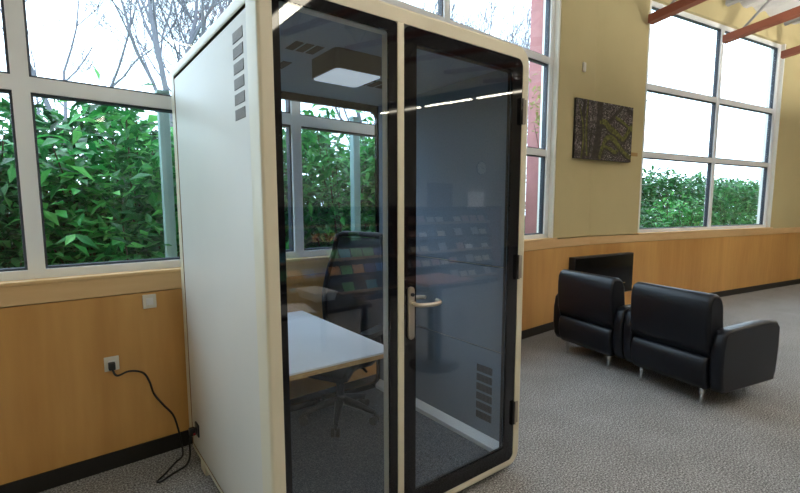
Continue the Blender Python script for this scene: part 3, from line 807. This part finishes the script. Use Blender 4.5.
tree((13.4, 11.0), 10, .05, 'bare tree nearest the red column', 16, .55, 3, 6)
tree((16.5, 13.0), 11, .0, 'bare tree between the red column and the far window', 18, .55, 2, 6)
tree((22.0, 11.0), 9.0, 0, 'bare tree outside the window at the far right', 17, .55, 2, 5)

# ------------------------------------------------------------------ behind the camera (mirrored in the booth glass, plus added fill lamps)
def pendant(x, y0, y1, z, label, n, gap=.08, rotz=0.0, wd=.045):
    r = empty('pendant_lamp', (x, (y0 + y1) / 2, z), rotz); tag(r, label, 'lamp', 'linear pendant lamps')
    h = (y1 - y0) / 2
    mb = MB(); mb.box(-wd - .01, wd + .01, -h, h, 0, .12); mb.build('lamp_body', M['lampbody'], r)
    st = 2 * h / n
    for k in range(n):
        a, b = -h + k * st + gap / 2, -h + (k + 1) * st - gap / 2
        mb = MB(); mb.box(-wd, wd, a, b, -.012, 0.0); mb.build('lamp_diffuser', M['diffuser'], r)
        mb = MB(); mb.box(-wd, wd, a, b, .1195, .121); mb.build('added_fill_uplight', M['fill_uplight'], r)  # emitter added on top to bounce fill off the roof deck
    for yy in (-h * .8, h * .8):
        zt = roofz((y0 + y1) / 2 + yy) - z
        mb = MB(); mb.tube([(0, yy, .12), (0, yy, zt)], .003, 6); mb.build('suspension_cable', M['truss'], r)
pendant(.79, -4.30, -.40, 2.78, 'black linear pendant mirrored at the top left of the booth glass', 2)
pendant(3.555, -4.16, -1.80, 2.78, 'black linear pendant mirrored as a line across the booth door', 3, .09, -math.atan2(.563, 2.18), .022)
pendant(6.6, -2.6, -.35, 2.78, 'added black fill pendant over the armchair side of the room', 3)  # unseen lamp added to brighten the right side, clear of the mirror view
for k_, (x_, y_, q_) in enumerate(((2.6, -3.2, 'left'), (5.2, -3.2, 'middle'), (7.8, -3.2, 'right'))):
    pendant(x_, y_ - 1.1, y_ + 1.1, 3.92, 'added high fill pendant for the far wall, %s of three' % q_, 2, rotz=PI / 2)  # unseen lamps added to light the racks and rear wall
pendant(9.2, -4.2, -.45, 2.78, 'added black fill pendant nearest the far right wall', 4)  # extra unseen lamp added for fill at the far right
pendant(-1.9, -5.2, -2.3, 2.78, 'added black fill pendant over the left side of the room', 3)  # extra unseen lamp added to fill the left side
ck = empty('wall_clock', (10.72, ZR, 2.68)); tag(ck, 'round white wall clock mirrored in the booth door', 'clock')
mb = MB(); mb.cyl((0, 0, 0), .225, .03, 32, axis='y'); mb.build('clock_case', M['dark'], ck)
mb = MB(); mb.cyl((0, .03, 0), .205, .003, 32, axis='y'); mb.build('clock_face', M['clockface'], ck)
mb = MB(); mb.box(-.006, .006, .034, .037, -.01, .14); mb.box(-.01, .10, .034, .037, -.006, .006); mb.build('clock_hands', M['dark'], ck)
d1 = empty('door_1', (8.9, ZR, 0)); struct(d1, 'brown door in the far wall')
mb = MB(); mb.box(-.42, .42, .005, .04, .005, 2.06); mb.build('door_leaf', M['doorbrown'], d1)
mb = MB(); mb.frame([(-.5, 0), (.5, 0), (.5, 2.14), (-.5, 2.14)], [(-.42, .001), (.42, .001), (.42, 2.065), (-.42, 2.065)], .0, .06); mb.build('door_frame', M['doorbrown'], d1)
mb = MB(); mb.tube([(-.34, .04, 1.0), (-.34, .09, 1.0), (-.22, .09, 1.0)], .01, 8); mb.build('door_handle', M['satin'], d1)
# magazine racks, fronts towards +y
RY = -4.4
def rack(x0, x1, label, cols):
    r = empty('magazine_rack', ((x0 + x1) / 2, RY, 0)); tag(r, label, 'rack', 'magazine racks at the far side of the room')
    w = (x1 - x0) / 2
    mb = MB(); mb.box(-w, w, -.42, -.38, 0, 1.44); mb.box(-w, w, -.42, 0, 0, .08); mb.box(-w, w, -.42, -.05, 1.40, 1.44)
    mb.build('back_panel', M['rack'], r)
    for q in (-w, w - .04):
        mb = MB(); mb.box(q, q + .04, -.42, .02, 0, 1.45); mb.build('end_panel', M['rackend'], r)
    for k in range(5):
        z = .14 + .25 * k; yb = -.05 - .05 * k
        mb = MB(); mb.loft([[(x, yb - .12, z + .22), (x, yb - .14, z + .22), (x, yb - .02, z), (x, yb, z)] for x in (-w + .045, w - .045)], 0, False); mb.build('shelf', M['rack'], r)
        mb = MB(); mb.box(-w + .045, w - .045, yb, yb + .012, z - .01, z + .035); mb.build('shelf_lip', M['rackstrip'] if k in (0, 2, 4) else M['rack'], r)
    return r
rack(3.95, 6.25, 'dark magazine rack with rows of journals mirrored in the booth door', 0)
rack(1.55, 3.9, 'dark rack with bright booklets mirrored in the left booth pane', 0)
colm = [plain('cover_%s' % n, c, .5) for n, c in (('white', (.80, .80, .82)), ('cream', (.72, .66, .55)), ('rose', (.60, .32, .28)), ('grey', (.50, .53, .60)))]
colb = [plain('booklet_%s' % n, c, .5) for n, c in (('blue', (.05, .20, .55)), ('teal', (.05, .35, .45)), ('green', (.12, .40, .15)), ('orange', (.60, .25, .08)), ('navy', (.04, .07, .25)))]
def mag(name, w, h, m):
    mb = MB(); c, s = math.cos(.45), math.sin(.45)
    mb.loft([[(x, -.004, 0), (x, .004, 0), (x, .004 - h * s, h * c), (x, -.004 - h * s, h * c)] for x in (-w / 2, w / 2)], 0, False)
    o = mb.build(name, m); return o
protos = {}
def place(name, key, w, h, m, loc, label, cat, group):
    if key not in protos: o = mag(name, w, h, m); protos[key] = o
    else: o = protos[key].copy(); COL.objects.link(o)
    o.location = loc; tag(o, label, cat, group)
rnd = random.Random(5)
for k in range(5):
    z = .14 + .25 * k + .003; yb = -.05 - .05 * k
    x = 4.08
    while x < 6.1:
        ci = rnd.randrange(4)
        if rnd.random() < .78: place('magazine', ('m', ci), .17, .11 + .02 * ci, colm[ci], (x, RY + yb - .006, z), ('white', 'cream', 'rose', 'grey')[ci] + '-covered magazine on the dark journal rack', 'magazine', '%s magazines on the journal rack' % ('white', 'cream', 'rose', 'grey')[ci])
        x += .215
    x = 1.68
    while x < 3.78:
        ci = rnd.randrange(5)
        if k in (1, 2) or rnd.random() < .4: place('booklet', ('b', ci), .19, .17, colb[ci], (x, RY + yb - .006, z), ('blue', 'teal', 'green', 'orange', 'navy')[ci] + ' booklet on the rack mirrored in the left pane', 'booklet', '%s booklets on the bright rack' % ('blue', 'teal', 'green', 'orange', 'navy')[ci])
        x += .21
sg = MB(); sg.box(-.21, .21, -.005, .005, 0, .27); sg.box(-.21, .21, -.06, .06, -.006, 0)
o = sg.build('notice_sign', M['white'], loc=(5.75, RY - .18, 1.446)); tag(o, 'white notice sheet standing on top of the journal rack', 'sign')
# round-base table
rt = empty('pedestal_table', (2.14, -1.57, 0)); tag(rt, 'pedestal table with round dark base mirrored in the booth door', 'table')
mb = MB(); mb.lathe([(.23, 0), (.23, .015), (.20, .03), (.05, .04)]); mb.build('base', M['dark'], rt)
for q in (-.05, .05):
    mb = MB(); mb.cyl((0, q, .035), .03, .75, 16); mb.build('column', M['dark'], rt)
mb = MB(); mb.box(-.27, .27, -.24, .24, .785, .81, bev=.008); mb.build('tabletop', M['pink'], rt)
# low reading table with tray and leaflets
lt = empty('reading_table', (1.2, -2.15, 0)); tag(lt, 'low dark reading table mirrored in the left booth pane', 'table')
mb = MB(); mb.box(-.55, .35, -.42, .45, .60, .63, bev=.005); mb.build('tabletop', M['rack'], lt)
for x in (-.5, .3):
    for y in (-.37, .40):
        mb = MB(); mb.box(x - .02, x + .02, y - .02, y + .02, 0, .60); mb.build('leg', M['dark'], lt)
mb = MB(); mb.loft([[(x * s, y * s, z) for x, y in rrect(-.11, .11, -.2, .2, .02, 3)] for s, z in ((.85, 0), (1, .075))], 0, True); o = mb.build('paper_tray', M['white'], loc=(1.28, -2.2, .631)); tag(o, 'white paper tray on the low reading table', 'tray')
mb = MB(); mb.box(-.13, .13, -.19, .19, 0, .006); o = mb.build('leaflet', M['white'], loc=(.93, -1.9, .631), rotz=.2); tag(o, 'white leaflet lying on the low reading table', 'leaflet')

# ------------------------------------------------------------------ light, sky, camera
w = bpy.data.worlds.new('overcast'); scene.world = w; w.use_nodes = True
bg = w.node_tree.nodes['Background']; bg.inputs['Color'].default_value = (.68, .85, 1.0, 1); bg.inputs['Strength'].default_value = 3.4

cam = bpy.data.cameras.new('camera'); co = bpy.data.objects.new('camera', cam); COL.objects.link(co)
yaw, pitch, roll, f = math.radians(-37.830366), math.radians(-6.34001646), math.radians(.08461218), 461.3224
cy, sy = math.cos(yaw), math.sin(yaw)
fw = Vector((-sy * math.cos(pitch), cy * math.cos(pitch), math.sin(pitch))); rt_ = Vector((cy, sy, 0)); up = rt_.cross(fw)
r2 = rt_ * math.cos(roll) + up * math.sin(roll); u2 = up * math.cos(roll) - rt_ * math.sin(roll)
co.matrix_world = Matrix(((r2.x, u2.x, -fw.x, -.56648935), (r2.y, u2.y, -fw.y, -1.54439659), (r2.z, u2.z, -fw.z, 1.46664798), (0, 0, 0, 1)))
cam.sensor_width = 36; cam.lens = f / 800 * 36
cam.shift_x = -10.65793759 / 800; cam.shift_y = 9.94060098 / 800
cam.clip_start = .02; cam.clip_end = 200
scene.camera = co

scene.view_settings.view_transform = 'Standard'; scene.view_settings.look = 'None'
scene.view_settings.gamma = 1; scene.view_settings.exposure = .6; scene.view_settings.use_curve_mapping = False
cyc = scene.cycles
cyc.use_denoising = True
cyc.max_bounces = 12; cyc.transparent_max_bounces = 32; cyc.diffuse_bounces = 5; cyc.glossy_bounces = 5
cyc.sample_clamp_indirect = 6
